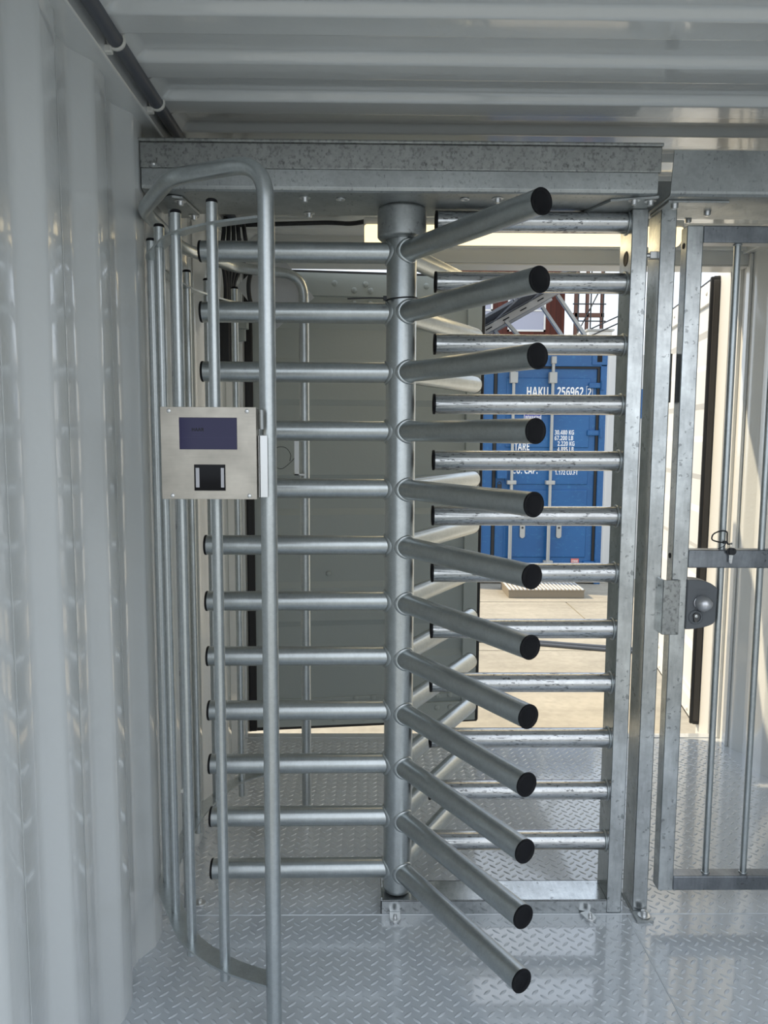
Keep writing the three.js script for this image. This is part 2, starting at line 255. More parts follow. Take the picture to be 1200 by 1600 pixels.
{ // floor: chequer plates with weld lines between them and raised lozenges all over
  const fl = struct('floor');
  const plates = [[-0.70, 0.80, ZB, 2.218], [0.801, 1.79, ZB, 2.218], [-0.70, 1.79, 2.2195, 3.60]];
  for (const [a, b, c, d] of plates) part(fl, 'floor_plate', box(a, b, -0.03, 0, c, d, 0), M.floor);
  part(fl, 'floor_sill', box(-0.70, 1.79, -0.17, 0.004, 3.601, 3.652, 0.003), M.floor);
  part(fl, 'floor_frame', box(-0.68, 1.77, -0.17, -0.031, ZB, 3.60, 0), M.floor);
  part(fl, 'weld_seam', rod(P(-0.62, 0.0002, 2.2187), P(1.7, 0.0002, 2.2187), 0.0026, 8), M.floor);
  part(fl, 'weld_seam', rod(P(0.8005, 0.0002, 0.83), P(0.8005, 0.0002, 2.2), 0.0024, 8), M.floor);
  // one lozenge: a pointed lens 27 x 8.5 mm, 1.8 mm high
  const pos = [], idx = [], nu = 10, nv = 6;
  for (let i = 0; i <= nu; i++) { const t = i / nu * 2 - 1, hw = 0.0050 * Math.pow(Math.max(0, 1 - t * t), 0.8); for (let k = 0; k <= nv; k++) { const s = k / nv * 2 - 1; pos.push(t * 0.0145, 0.0025 * Math.min(1, 1.7 * (1 - Math.abs(s))) * Math.pow(Math.max(0, 1 - t * t), 0.4) - 0.0001, s * hw); } }
  for (let i = 0; i < nu; i++) for (let k = 0; k < nv; k++) { const a = i * (nv + 1) + k, b = a + nv + 1; idx.push(a, a + 1, b, a + 1, b + 1, b); }
  const g = new THREE.BufferGeometry(); g.setAttribute('position', new THREE.Float32BufferAttribute(pos, 3)); g.setIndex(idx); g.computeVertexNormals(); g.setAttribute('uv', new THREE.Float32BufferAttribute(new Float32Array(pos.length / 3 * 2), 2));
  const px = 0.0435, pz = 0.0385, mats = [], m4 = new THREE.Matrix4();
  for (let j = 0; j < Math.floor(2.6 / pz); j++) for (let i = 0; i < Math.floor(2.42 / px); i++) for (const s of [0, 1]) { const x = -0.69 + (i + s * 0.5) * px, z = 1.0 + (j + s * 0.5) * pz; if (z > 3.585 || Math.abs(z - 2.2187) < 0.008) continue; mats.push(m4.clone().makeRotationY((s ? -43 : 43) * R).setPosition(x, 0, -z)); }
  const im = new THREE.InstancedMesh(g, M.floor, mats.length); mats.forEach((q, k) => im.setMatrixAt(k, q)); im.name = 'tread_lozenges'; im.userData = { kind: 'stuff' }; im.castShadow = im.receiveShadow = true; fl.add(im);
}
// header above the doorway
structMesh('trim_8', box(-0.62, 1.72, 2.277, 2.2845, 3.537, 3.663, 0.002), M.cream);
structMesh('trim_6', merge(box(-0.70, 1.80, 2.285, 2.45, 3.535, 3.665, 0.004), box(-0.62, 1.72, 2.345, 2.40, 3.50, 3.54, 0.004)), M.wall);
// frame of the open near end, behind the camera
structMesh('trim_7', merge(box(-0.72, 1.82, 2.30, 2.45, ZB - 0.1, ZB, 0.004), box(-0.72, -0.62, -0.17, 2.30, ZB - 0.1, ZB, 0.004), box(1.71, 1.82, -0.17, 2.30, ZB - 0.1, ZB, 0.004)), M.wall);
// doors
function doorLeaf(name, hinge, turn, dir, gasketMat) {             // dir +1: the leaf runs to +x from its hinge in its own axes; inner face at local z = 0, thickness away from the camera
  const d = struct(name); d.position.copy(hinge); d.rotation.y = turn;
  const W = 1.175, y0 = 0.014, y1 = 2.275, sx = (a, b, ...r) => box(dir * a, dir * b, ...r);
  // inner skin with shallow horizontal folds
  const fold = []; for (let k = 0; k < 5; k++) { const b = 0.22 + k * 0.37; fold.push([b, 0.020], [b + 0.14, 0.020], [b + 0.17, 0.034], [b + 0.31, 0.034], [b + 0.34, 0.020]); }
  const sh = poly([[0.10, 0.055], [0.10, 0.020], ...fold, [2.19, 0.020], [2.19, 0.055]].map(([y, z]) => [y, z]));
  const g = new THREE.ExtrudeGeometry(sh, { depth: W - 0.14, bevelEnabled: false }); // (y, z) profile along x
  const p = g.attributes.position; for (let i = 0; i < p.count; i++) { const y = p.getX(i), z = p.getY(i), x = p.getZ(i); p.setXYZ(i, dir * (x + 0.07), y, -z); } g.computeVertexNormals();
  if (dir > 0) { const ix = g.index ? g : null; const a = g.attributes.position; for (let i = 0; i < a.count; i += 3) { const t = [a.getX(i), a.getY(i), a.getZ(i)]; a.setXYZ(i, a.getX(i + 1), a.getY(i + 1), a.getZ(i + 1)); a.setXYZ(i + 1, ...t); } g.computeVertexNormals(); }
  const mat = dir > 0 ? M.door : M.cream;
  local(d, 'door_panel', boxUV(g), mat);
  local(d, 'door_stile', sx(0.012, 0.075, y0, y1, 0.006, 0.055, 0.004), mat); local(d, 'door_stile', sx(W - 0.085, W - 0.012, y0, y1, 0.0, 0.055, 0.004), mat);
  local(d, 'door_rail', sx(0.075, W - 0.085, y0, 0.115, 0.004, 0.055, 0.004), mat); local(d, 'door_rail', sx(0.075, W - 0.085, y1 - 0.11, y1, 0.004, 0.055, 0.004), mat);
  local(d, 'door_lip', sx(0.07, W - 0.08, 0.135, 0.160, 0.012, 0.03, 0.003), mat);
  const gk = merge(sx(dir > 0 ? -0.05 : -0.004, 0.014, y0 - 0.006, y1 + 0.006, dir > 0 ? -0.014 : -0.012, dir > 0 ? 0.05 : 0.060, 0.006), sx(W - 0.014, W + 0.006, y0 - 0.006, y1 + 0.006, 0.006, 0.055, 0.006), sx(0, W, y0 - 0.010, y0 + 0.008, 0.004, 0.05, 0.004), sx(0, W, y1 - 0.004, y1 + 0.010, 0.004, 0.05, 0.004));
  local(d, 'gasket', gk, M.rubber);
  if (dir > 0) local(d, 'gasket_web', sx(0.0, 0.036, y0 - 0.004, y1, -0.016, 0.012, 0.005), M.rubber);
  if (dir < 0) local(d, 'gasket_web', sx(-0.007, 0.0, y0 + 0.01, y1 - 0.01, 0.004, 0.030, 0.003), M.gasketWeb);
  const bg = new THREE.SphereGeometry(0.0145, 14, 7, 0, 7, 0, Math.PI / 2); bg.scale(1, 0.55, 1); bg.rotateX(Math.PI / 2); // dome towards the room (+z in three axes)
  const bolts = [[0.525, 2.195], [0.605, 2.195], [0.525, 2.135], [0.605, 2.135], [0.40, 0.80], [0.40, 0.725], [0.535, 0.152], [0.625, 0.152], [0.96, 0.088], [1.03, 0.088], [0.96, 0.152], [1.03, 0.152]];
  for (const [x, y] of bolts) local(d, 'bolt', bg, mat, new THREE.Vector3(dir * x, y, y > 0.2 && y < 2.1 ? -0.030 : y < 0.12 || y > 2.16 ? -0.003 : -0.012));
  for (let k = 0; k < 7; k++) { local(d, 'rivet', bg, mat, new THREE.Vector3(dir * (0.13 + k * 0.15), 0.045, -0.004)); local(d, 'rivet', bg, mat, new THREE.Vector3(dir * (0.13 + k * 0.15), 2.225, -0.004)); }
  return d;
}
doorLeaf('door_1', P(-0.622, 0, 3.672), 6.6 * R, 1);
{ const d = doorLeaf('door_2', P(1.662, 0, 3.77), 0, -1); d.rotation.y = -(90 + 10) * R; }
// ground outside
{
  const gr = struct('ground');
  part(gr, 'concrete_slab', box(-30, 40, -0.6, -0.17, 2.0, 5.70, 0), M.ground); part(gr, 'paving', box(-30, 40, -0.6, -0.171, -25, 1.99, 0), M.paving, 'pale grey paving'); part(gr, 'concrete_slab', box(-30, 1.93, -0.6, -0.171, 5.715, 7.42, 0), M.ground); part(gr, 'concrete_slab', box(1.945, 40, -0.6, -0.1705, 5.715, 7.42, 0), M.ground); part(gr, 'concrete_slab', box(-30, 40, -0.6, -0.17, 7.435, 70, 0), M.ground);
  part(gr, 'slab_bed', box(-30, 40, -0.9, -0.185, -25, 70, 0), M.timber);
}

// ---------------------------------------------------------------- rotor
const armHeights = [...Array(12)].map((_, i) => 0.1262 + (11 - i) * 0.173);
function plug(r) { return lathe([[0, 0.0005], [r * 0.72, 0.0005], [r * 0.80, 0.0035], [r * 0.985, 0.0040], [r * 1.015, 0.0025], [r * 1.015, -0.0015], [r * 0.99, -0.003], [0, -0.003]], 32); }
const capGeo = plug(0.0302).rotateZ(-Math.PI / 2);                 // opens along +x
function armGeo(from, to, r, shift) { const g = sweep([new THREE.Vector3(from, 0, 0), new THREE.Vector3((from + to) / 2, 0, 0), new THREE.Vector3(to, 0, 0)], r, 32); const u = g.attributes.uv; for (let i = 0; i < u.count; i++) u.setXY(i, u.getX(i) + shift * 0.37, u.getY(i) + shift * 0.73); return g; }
const bead = (() => { const g = new THREE.TorusGeometry(0.0318, 0.0046, 10, 36); const p = g.attributes.position, v = new THREE.Vector3(), RC = 0.0447; for (let i = 0; i < p.count; i++) { v.fromBufferAttribute(p, i); const x = Math.sqrt(Math.max(0, RC * RC - v.x * v.x)) + v.z; p.setXYZ(i, x, v.y, v.x); } g.computeVertexNormals(); return boxUV(g); })();
{
  const t = thing('turnstile_rotor', 'tall galvanised turnstile column with three fans of twelve horizontal arms', 'turnstile', P(X0, 0, Z0));
  local(t, 'column', lathe([[0, 0.050], [0.034, 0.050], [0.040, 0.053], [0.0440, 0.060], [0.0445, 0.068], [0.0445, 2.065], [0, 2.065]], 48), M.tube);
  const cu = t.children[0].geometry.attributes, p = cu.position; for (let i = 0; i < p.count; i++) cu.uv.setXY(i, Math.atan2(p.getZ(i), p.getX(i)) * 0.0445, p.getY(i));
  const geos = [0, 1, 2, 3, 4].map((k) => armGeo(0.030, 0.587, 0.030, k));
  [180, -60, 60].forEach((deg, w) => armHeights.forEach((h, i) => {
    const a = local(t, 'arm', geos[(i * 2 + w * 3) % 5], M.tube, new THREE.Vector3(0, h, 0)); a.rotation.y = deg * R + 0.011;
    local(a, 'end_cap', capGeo, M.cap, new THREE.Vector3(0.587, 0, 0)); local(a, 'weld', bead, M.tube);
  }));
}
// bearing pot under the beam and beam with its lid
{
  const t = thing('turnstile_header', 'long galvanised box beam with bolted lid spanning above the turnstile', 'beam', P(0.07, 2.155, 2.235));
  // lower channel with rounded lower edges
  const s = new THREE.Shape(); const a = 2.12, b = 2.352, r = 0.014; s.moveTo(a, 2.212); s.lineTo(a, 2.155 + r); s.quadraticCurveTo(a, 2.155, a + r, 2.155); s.lineTo(b - r, 2.155); s.quadraticCurveTo(b, 2.155, b, 2.155 + r); s.lineTo(b, 2.212); s.closePath();
  const g = new THREE.ExtrudeGeometry(s, { depth: 1.402, bevelEnabled: false, curveSegments: 8 }), p = g.attributes.position;
  for (let i = 0; i < p.count; i++) { const z = p.getX(i), y = p.getY(i), x = p.getZ(i); p.setXYZ(i, x - 0.632, y, -z); }
  part(t, 'channel', toCreasedNormals(boxUV(g), 40 * R), M.sheet);
  part(t, 'lid', merge(box(-0.634, 0.777, 2.2125, 2.279, 2.116, 2.356, 0.003), box(-0.637, 0.780, 2.279, 2.288, 2.110, 2.362, 0.0035)), M.lid);
  part(t, 'bearing_housing', lathe([[0, 2.066], [0.046, 2.066], [0.066, 2.068], [0.0715, 2.074], [0.0715, 2.146], [0.067, 2.156], [0, 2.156]], 48).translate(X0, 0, -Z0), M.sheet);
  const bg = hexBolt(0.0085, 0.010).rotateX(Math.PI);
  for (const [x, z] of [[-0.196, 2.172], [-0.197, 2.322], [0.34, 2.165], [0.340, 2.322], [0.60, 2.32]]) part(t, 'bolt', bg.clone().translate(x, 2.155, -z), M.bolt);
  for (const [x, z] of [[-0.097, 2.178], [0.249, 2.170]]) part(t, 'rivet_nut', lathe([[0.006, 0.0], [0.013, 0.0], [0.013, -0.004], [0.006, -0.004], [0.006, 0]], 18).translate(x, 2.155, -z), M.bolt);
  part(t, 'screw', boxUV(new THREE.SphereGeometry(0.007, 12, 6, 0, 7, 0, Math.PI / 2).rotateX(Math.PI / 2)).translate(-0.597, 2.221, -2.116), M.bolt);
  const fl = new THREE.Shape(); fl.moveTo(0.655, -2.16); fl.lineTo(0.775, -2.125); fl.lineTo(0.775, -2.345); fl.lineTo(0.72, -2.345); fl.lineTo(0.60, -2.30); fl.closePath();
  part(t, 'post_plate', extr(fl, 0.005, 0.001).rotateX(Math.PI / 2).scale(1, -1, 1).applyMatrix4(new THREE.Matrix4().makeScale(1, -1, 1)).translate(0, 0, 0).applyMatrix4(new THREE.Matrix4().makeScale(1, 1, 1)).translate(0, 2.1535, 0), M.sheet);
  for (const [x, z] of [[0.715, 2.145], [0.762, 2.150]]) part(t, 'bolt', bg.clone().translate(x, 2.148, -z), M.bolt);
}
// ---------------------------------------------------------------- fixed comb with post and base
const combHeights = [2.121, 1.948, 1.768, 1.592, 1.424, 1.256, 1.081, 0.905, 0.734, 0.555, 0.384, 0.217];
function lug(parent, x, zf, turn = 0) {           // rounded floor tab with an anchor bolt
  const s = new THREE.Shape(); s.moveTo(-0.016, 0); s.lineTo(0.016, 0); s.lineTo(0.016, 0.03); s.absarc(0, 0.030, 0.016, 0, Math.PI, false); s.lineTo(-0.016, 0);
  const g = extr(s, 0.006, 0.001); g.rotateX(Math.PI / 2); g.translate(0, 0.008, 0); g.rotateY(turn); g.translate(x, 0, -zf);
  const l = part(parent, 'floor_lug', g, M.bolt);
  const d = new THREE.Vector3(0, 0, 0.027).applyAxisAngle(new THREE.Vector3(0, 1, 0), turn);
  part(l, 'anchor_bolt', hexBolt(0.0065, 0.010).translate(x + d.x, 0.008, -zf + d.z), M.bolt);
}
{
  const t = thing('barrier_comb', 'fixed galvanised post with a comb of twelve horizontal bars beside the rotor', 'barrier', P(0.4, 0, Z0));
  part(t, 'post', box(0.738, 0.785, 0.0, 2.148, 2.222, 2.328, 0.004), M.post);
  const holeG = lathe([[0, 0], [0.017, 0], [0.019, 0.0012], [0.0215, 0.0], [0.0215, -0.001], [0, -0.001]], 24).rotateZ(Math.PI / 2).translate(0.7375, 2.018, -2.268);
  part(t, 'post_hole', holeG, M.cap);
  const capL = plug(0.0302).rotateZ(Math.PI / 2);
  const geos = [0, 1, 2, 3].map((k) => armGeo(0, 0.56, 0.030, k + 0.4));
  for (let i = 0; i < 12; i++) {
    const h = combHeights[i], x = 0.179; const a = local(t, 'bar', geos[i % 4], M.scuffTube, new THREE.Vector3(x - 0.4, h, 0));
    local(a, 'end_cap', capL, M.cap);
    const wg = new THREE.TorusGeometry(0.0315, 0.004, 8, 28).rotateY(Math.PI / 2); local(a, 'weld', boxUV(wg), M.tube, new THREE.Vector3(0.559, 0, 0));
  }
  const base = part(t, 'base_channel', merge(box(0.025, 0.738, 0.041, 0.047, 2.220, 2.326, 0.002), box(0.025, 0.738, 0.0, 0.047, 2.220, 2.226, 0.002), box(0.025, 0.738, 0.0, 0.047, 2.320, 2.326, 0.002), box(0.025, 0.031, 0.0, 0.056, 2.220, 2.326, 0.002)), M.post);
  part(t, 'bearing_seat', lathe([[0, 0.047], [0.030, 0.047], [0.030, 0.052], [0, 0.052]], 24).translate(X0, 0, -Z0), M.rubber);
  lug(t, 0.070, 2.219); lug(t, 0.668, 2.219, 22 * R);
}
// ---------------------------------------------------------------- guard cage on the left
{
  const t = thing('guard_cage', 'curved galvanised tube cage of thin uprights round the rotor by the left wall', 'guard rail', P(-0.45, 0, Z0));
  const yH = 2.085, hoop = fillet([P(-0.237, 0, 1.69), P(-0.237, yH, 1.69), P(-0.47, yH, 1.80), P(-0.612, yH, 2.06), P(-0.612, yH, 2.46), P(-0.50, yH, 2.735), P(-0.264, yH, 2.865), P(-0.264, 0, 2.865)], [0.085, 0.05, 0.055, 0.055, 0.05, 0.085], 10);
  part(t, 'hoop', sweep(hoop, 0.0185, 28), M.tube);
  const up = [[-0.368, 1.757], [-0.471, 1.842], [-0.545, 1.965], [-0.606, 2.105], [-0.607, 2.497], [-0.571, 2.627], [-0.504, 2.769]];
  const bot = [0.143, 0.147, 0.145, 0.150, 0.12, 0.10, 0.118];
  up.forEach(([x, z], i) => {
    const u = part(t, 'upright', sweep([P(x, bot[i], z), P(x, 1, z), P(x, 2.018, z)], 0.0128, 20), M.tube);
    part(u, 'end_cap', lathe([[0, 0.006], [0.0105, 0.006], [0.0132, 0.003], [0.0132, -0.002], [0, -0.002]], 20).translate(x, 2.018, -z), M.cap);
  });
  const strap = (y, w, name, front) => {          // flat bar bent on edge, lying level
    const c = smooth([P(-0.245, y, 1.70), P(-0.30, y, 1.722), ...up.map(([x, z]) => P(x, y, z)), P(-0.40, y, 2.835), P(-0.27, y, 2.862)], 70), l = [], rr = [];
    for (let i = 0; i < c.length; i++) { const d = c[Math.min(c.length - 1, i + 1)].clone().sub(c[Math.max(0, i - 1)]).normalize(), n = new THREE.Vector3(-d.z, 0, d.x); l.push(c[i].clone().addScaledVector(n, w / 2)); rr.push(c[i].clone().addScaledVector(n, -w / 2)); }
    const pos = [], idx = []; for (let i = 0; i < c.length; i++) for (const q of [l[i], rr[i]]) for (const h of [-0.0028, 0.0028]) pos.push(q.x, q.y + h, q.z);
    for (let i = 0; i < c.length - 1; i++) { const a = i * 4, b = a + 4, f = (p, q, r, s) => idx.push(p, q, r, p, r, s); f(a, b, b + 2, a + 2); f(a + 1, a + 3, b + 3, b + 1); f(a, a + 1, b + 1, b); f(a + 2, b + 2, b + 3, a + 3); }
    const e = (c.length - 1) * 4; idx.push(0, 2, 3, 0, 3, 1, e, e + 1, e + 3, e, e + 3, e + 2);
    const g = new THREE.BufferGeometry(); g.setAttribute('position', new THREE.Float32BufferAttribute(pos, 3)); g.setIndex(idx); part(t, name, (() => { const q = boxUV(g); q.computeVertexNormals(); return q; })(), M.tube);
  };
  strap(1.968, 0.03, 'upper_strap'); strap(0.183, 0.048, 'lower_strap');
  // bracket to the beam: plate, gusset, hanger bar down to the floor
  const pl = new THREE.Shape(); pl.moveTo(-0.600, -2.17); pl.lineTo(-0.560, -2.155); pl.lineTo(-0.535, -2.165); pl.lineTo(-0.522, -2.315); pl.lineTo(-0.535, -2.352); pl.lineTo(-0.600, -2.352); pl.closePath();
  const pg = extr(pl, 0.005, 0.001); { const p = pg.attributes.position; for (let i = 0; i < p.count; i++) { const x = p.getX(i), z = p.getY(i), y = p.getZ(i); p.setXYZ(i, x, 2.147 + y, z); } pg.computeVertexNormals(); }
  part(t, 'top_plate', boxUV(pg), M.sheet);
  for (const [x, z] of [[-0.545, 2.185], [-0.540, 2.325]]) part(t, 'bolt', hexBolt(0.0085, 0.010).rotateX(Math.PI).translate(x, 2.146, -z), M.bolt);
  part(t, 'hanger_bar', box(-0.598, -0.582, 0.0, 2.146, 2.255, 2.261, 0.001), M.sheet);
  part(t, 'hanger_bar', box(-0.598, -0.592, 0.0, 2.146, 2.261, 2.285, 0.001), M.sheet);
  part(t, 'spacer', box(-0.600, -0.578, 0.385, 0.397, 2.248, 2.268, 0.002), M.white);
  lug(t, -0.580, 2.271, 90 * R);
}
// ---------------------------------------------------------------- gate side
{
  const t = thing('gate_post', 'galvanised square gate post with a bolted foot plate beside the comb post', 'post', P(0.845, 0, 2.25));
  part(t, 'post', box(0.821, 0.867, 0.008, 2.150, 2.222, 2.322, 0.004), M.post);
  part(t, 'foot_plate', box(0.818, 0.870, 0.0, 0.009, 2.172, 2.33, 0.001), M.sheet);
  part(t, 'foot_bolt', hexBolt(0.010, 0.014).translate(0.848, 0.009, -2.197), M.bolt);
  part(t, 'stop_block', box(0.867, 0.889, 1.600, 1.745, 2.268, 2.315, 0.002), M.darkSteel);
  part(t, 'keep_plate', box(0.862, 0.912, 0.908, 1.074, 2.190, 2.196, 0.002), M.lid);
  part(t, 'keep_plate', box(0.862, 0.868, 0.908, 1.074, 2.196, 2.28, 0.002), M.post);
  part(t, 'link_pin', merge(rod(P(0.780, 2.024, 2.25), P(0.824, 2.024, 2.25), 0.007, 12), box(0.800, 0.822, 2.014, 2.034, 2.24, 2.26, 0.002)), M.bolt);
}
{
  const t = thing('gate_header', 'shorter galvanised channel beam above the barred gate', 'beam', P(1.26, 2.153, 2.235));
  const s = new THREE.Shape(), a = 2.12, b = 2.352, w = 0.004, r = 0.014, top = 2.272;
  s.moveTo(a, top); s.lineTo(a, 2.153 + r); s.quadraticCurveTo(a, 2.153, a + r, 2.153); s.lineTo(b - r, 2.153); s.quadraticCurveTo(b, 2.153, b, 2.153 + r); s.lineTo(b, 2.265); s.lineTo(b - w, 2.265); s.lineTo(b - w, 2.153 + r); s.lineTo(b - r, 2.153 + w); s.lineTo(a + r, 2.153 + w); s.lineTo(a + w, 2.153 + r); s.lineTo(a + w, top); s.closePath();
  const g = new THREE.ExtrudeGeometry(s, { depth: 0.90, bevelEnabled: false, curveSegments: 8 }), p = g.attributes.position;
  for (let i = 0; i < p.count; i++) { const z = p.getX(i), y = p.getY(i), x = p.getZ(i) + 0.806; p.setXYZ(i, y > 2.205 && x < 0.82 ? x + 0.006 : x, y, -z); }
  part(t, 'channel', toCreasedNormals(boxUV(g), 40 * R), M.sheet);
  part(t, 'mount_plate', box(0.815, 0.985, 2.146, 2.152, 2.155, 2.30, 0.001), M.sheet);
  for (const [x, z] of [[0.958, 2.235], [0.944, 2.335], [0.838, 2.172]]) part(t, 'bolt', hexBolt(0.0095, 0.012, false).rotateX(Math.PI).translate(x, z > 2.3 ? 2.153 : 2.146, -z), M.bolt);
}
{
  const t = thing('barred_gate', 'galvanised gate of square tube with thin upright bars and a lock box', 'gate', P(1.28, 0.089, 2.22));
  const zf = 2.2, zb = 2.246;
  part(t, 'stile', box(0.8895, 0.937, 0.089, 2.098, zf, zb, 0.004), M.post); part(t, 'stile', box(1.635, 1.682, 0.089, 2.098, zf, zb, 0.004), M.post);
  part(t, 'rail', box(0.937, 1.635, 2.050, 2.098, zf + 0.001, zb - 0.001, 0.004), M.rail);
  part(t, 'rail', box(0.937, 1.635, 0.089, 0.136, zf + 0.001, zb - 0.001, 0.004), M.rail);
  part(t, 'rail', box(0.937, 1.635, 1.109, 1.163, zf + 0.001, zb - 0.001, 0.004), M.rail);
  for (let k = 0; k < 5; k++) { const x = 1.046 + k * 0.119; const b = part(t, 'bar', sweep([P(x, 0.13, 2.224), P(x, 1, 2.224), P(x, 2.056, 2.224)], 0.0098, 18), M.tube); part(b, 'weld', boxUV(new THREE.TorusGeometry(0.010, 0.003, 6, 18).rotateX(Math.PI / 2)).translate(x, 2.049, -2.224), M.tube); part(b, 'weld', boxUV(new THREE.TorusGeometry(0.010, 0.003, 6, 18).rotateX(Math.PI / 2)).translate(x, 0.137, -2.224), M.tube); }
  part(t, 'stile_hole', lathe([[0, 0], [0.006, 0], [0.0075, 0.001], [0.0085, 0]], 16).rotateZ(Math.PI / 2).translate(0.889, 2.045, -2.223), M.cap);
  part(t, 'stile_hole', lathe([[0, 0], [0.006, 0], [0.0075, 0.001], [0.0085, 0]], 16).rotateZ(Math.PI / 2).translate(0.889, 1.143, -2.223), M.cap);
  // lock box: straight left side, bowed top and lower right corner
  const s = new THREE.Shape(); s.moveTo(0.938, 0.927); s.lineTo(0.938, 1.071); s.bezierCurveTo(0.975, 1.073, 1.0, 1.068, 1.022, 1.047); s.lineTo(1.020, 0.955); s.quadraticCurveTo(1.019, 0.944, 1.008, 0.940); s.quadraticCurveTo(0.98, 0.928, 0.938, 0.927); s.closePath();
  const lk = part(t, 'lock_case', extr(s, 0.048, 0.003, 3).translate(0, 0, -2.243), M.lockPaint, 'dark grey lock box');
  const zl = 2.192;
  const kn = new THREE.SphereGeometry(0.0245, 28, 20); { const p = kn.attributes.position; for (let i = 0; i < p.count; i++) { const x = p.getX(i), y = p.getY(i), z = p.getZ(i), k = x > 0 ? 1 - 0.30 * (x / 0.0245) : 1; p.setXYZ(i, x * 1.02, y * k, z * 1.15); } kn.computeVertexNormals(); }
  part(lk, 'turn_knob', merge(boxUV(kn.translate(0.9795, 1.006, -(zl - 0.012))), lathe([[0, 0], [0.021, 0], [0.019, 0.006], [0, 0.006]], 28).rotateX(Math.PI / 2).translate(0.974, 1.006, -zl)), M.knob, 'satin thumb turn');
  part(lk, 'rosette', lathe([[0.0145, 0.002], [0.0155, 0.0055], [0.0195, 0.0055], [0.0225, 0.0], [0.0225, -0.002], [0.0145, -0.002]], 30).rotateX(Math.PI / 2).translate(0.962, 0.962, -zl), M.lockPaint);
  const cy = new THREE.Shape(); cy.absarc(0, 0.004, 0.0075, -0.35, Math.PI + 0.35, false); cy.lineTo(-0.0045, -0.010); cy.absarc(0, -0.010, 0.0045, Math.PI, 2 * Math.PI, false); cy.closePath();
  part(lk, 'lock_cylinder', extr(cy, 0.005, 0.0008).translate(0.962, 0.962, -zl), M.darkSteel);
  part(lk, 'key_plug', lathe([[0, 0.0015], [0.0045, 0.0015], [0.005, 0], [0, 0]], 18).rotateX(Math.PI / 2).translate(0.962, 0.966, -(zl - 0.006)), M.bolt);
  part(lk, 'lettering', text('LOCINOX', 0.0058, 0.962, 1.043, zl + 0.0012, 1.05, 0.0016), M.lockPaint);
  part(lk, 'latch_bolt', rod(P(1.018, 1.034, 2.215), P(1.032, 1.034, 2.215), 0.004, 12), M.dark);
}
// ring of cable tie with keys on the gate's middle rail
{
  const x = 1.05, z = 2.208;
  const lp = smooth([P(x + 0.006, 1.184, 2.209), P(x - 0.030, 1.189, 2.196), P(x - 0.052, 1.198, 2.188), P(x - 0.050, 1.212, 2.186), P(x - 0.026, 1.222, 2.19), P(x - 0.004, 1.218, 2.198), P(x + 0.001, 1.200, 2.205), P(x + 0.003, 1.182, 2.205), P(x + 0.021, 1.181, 2.214)], 60);
  const t = thing('cable_tie', 'black looped cable tie round a bar above the middle gate rail', 'cable tie', P(x, 1.18, z));
  part(t, 'loop', sweep(lp, 0.0021, 8), M.dark); part(t, 'tie_head', box(x - 0.014, x - 0.004, 1.183, 1.192, 2.195, 2.202, 0.001), M.dark);
  part(t, 'tail', sweep(smooth([P(x - 0.004, 1.184, 2.199), P(x - 0.012, 1.176, 2.196), P(x - 0.030, 1.168, 2.195)], 12), 0.0012, 6), M.dark);
  const k = thing('key_pair', 'two small keys hanging from the black cable tie on the gate rail', 'keys', P(x + 0.01, 1.12, 2.19));
  part(k, 'key_ring', boxUV(new THREE.TorusGeometry(0.009, 0.0011, 8, 24).rotateY(0.9)).translate(x + 0.009, 1.178, -2.194), M.bolt);
  for (const [dx, rz, zz] of [[0.006, 0.03, 2.193], [0.012, -0.12, 2.190]]) {
    const bow = new THREE.Shape(); bow.absarc(0, 0, 0.0105, 0, Math.PI * 2, false); const ho = new THREE.Path(); ho.absarc(0, 0.005, 0.0025, 0, Math.PI * 2, true); bow.holes.push(ho);
    const kb = part(k, 'key_head', extr(bow, 0.0022, 0.0004).rotateZ(rz).translate(x + dx, 1.161, -zz), M.dark);
    const bl = poly([[-0.0028, -0.009], [0.0028, -0.009], [0.0028, -0.034], [0.001, -0.037], [-0.0028, -0.033], [-0.0018, -0.028], [-0.003, -0.024], [-0.0018, -0.020]]);
    part(kb, 'key_blade', extr(bl, 0.0018, 0.0003).rotateZ(rz).translate(x + dx, 1.161, -zz), M.bolt);
  }
}
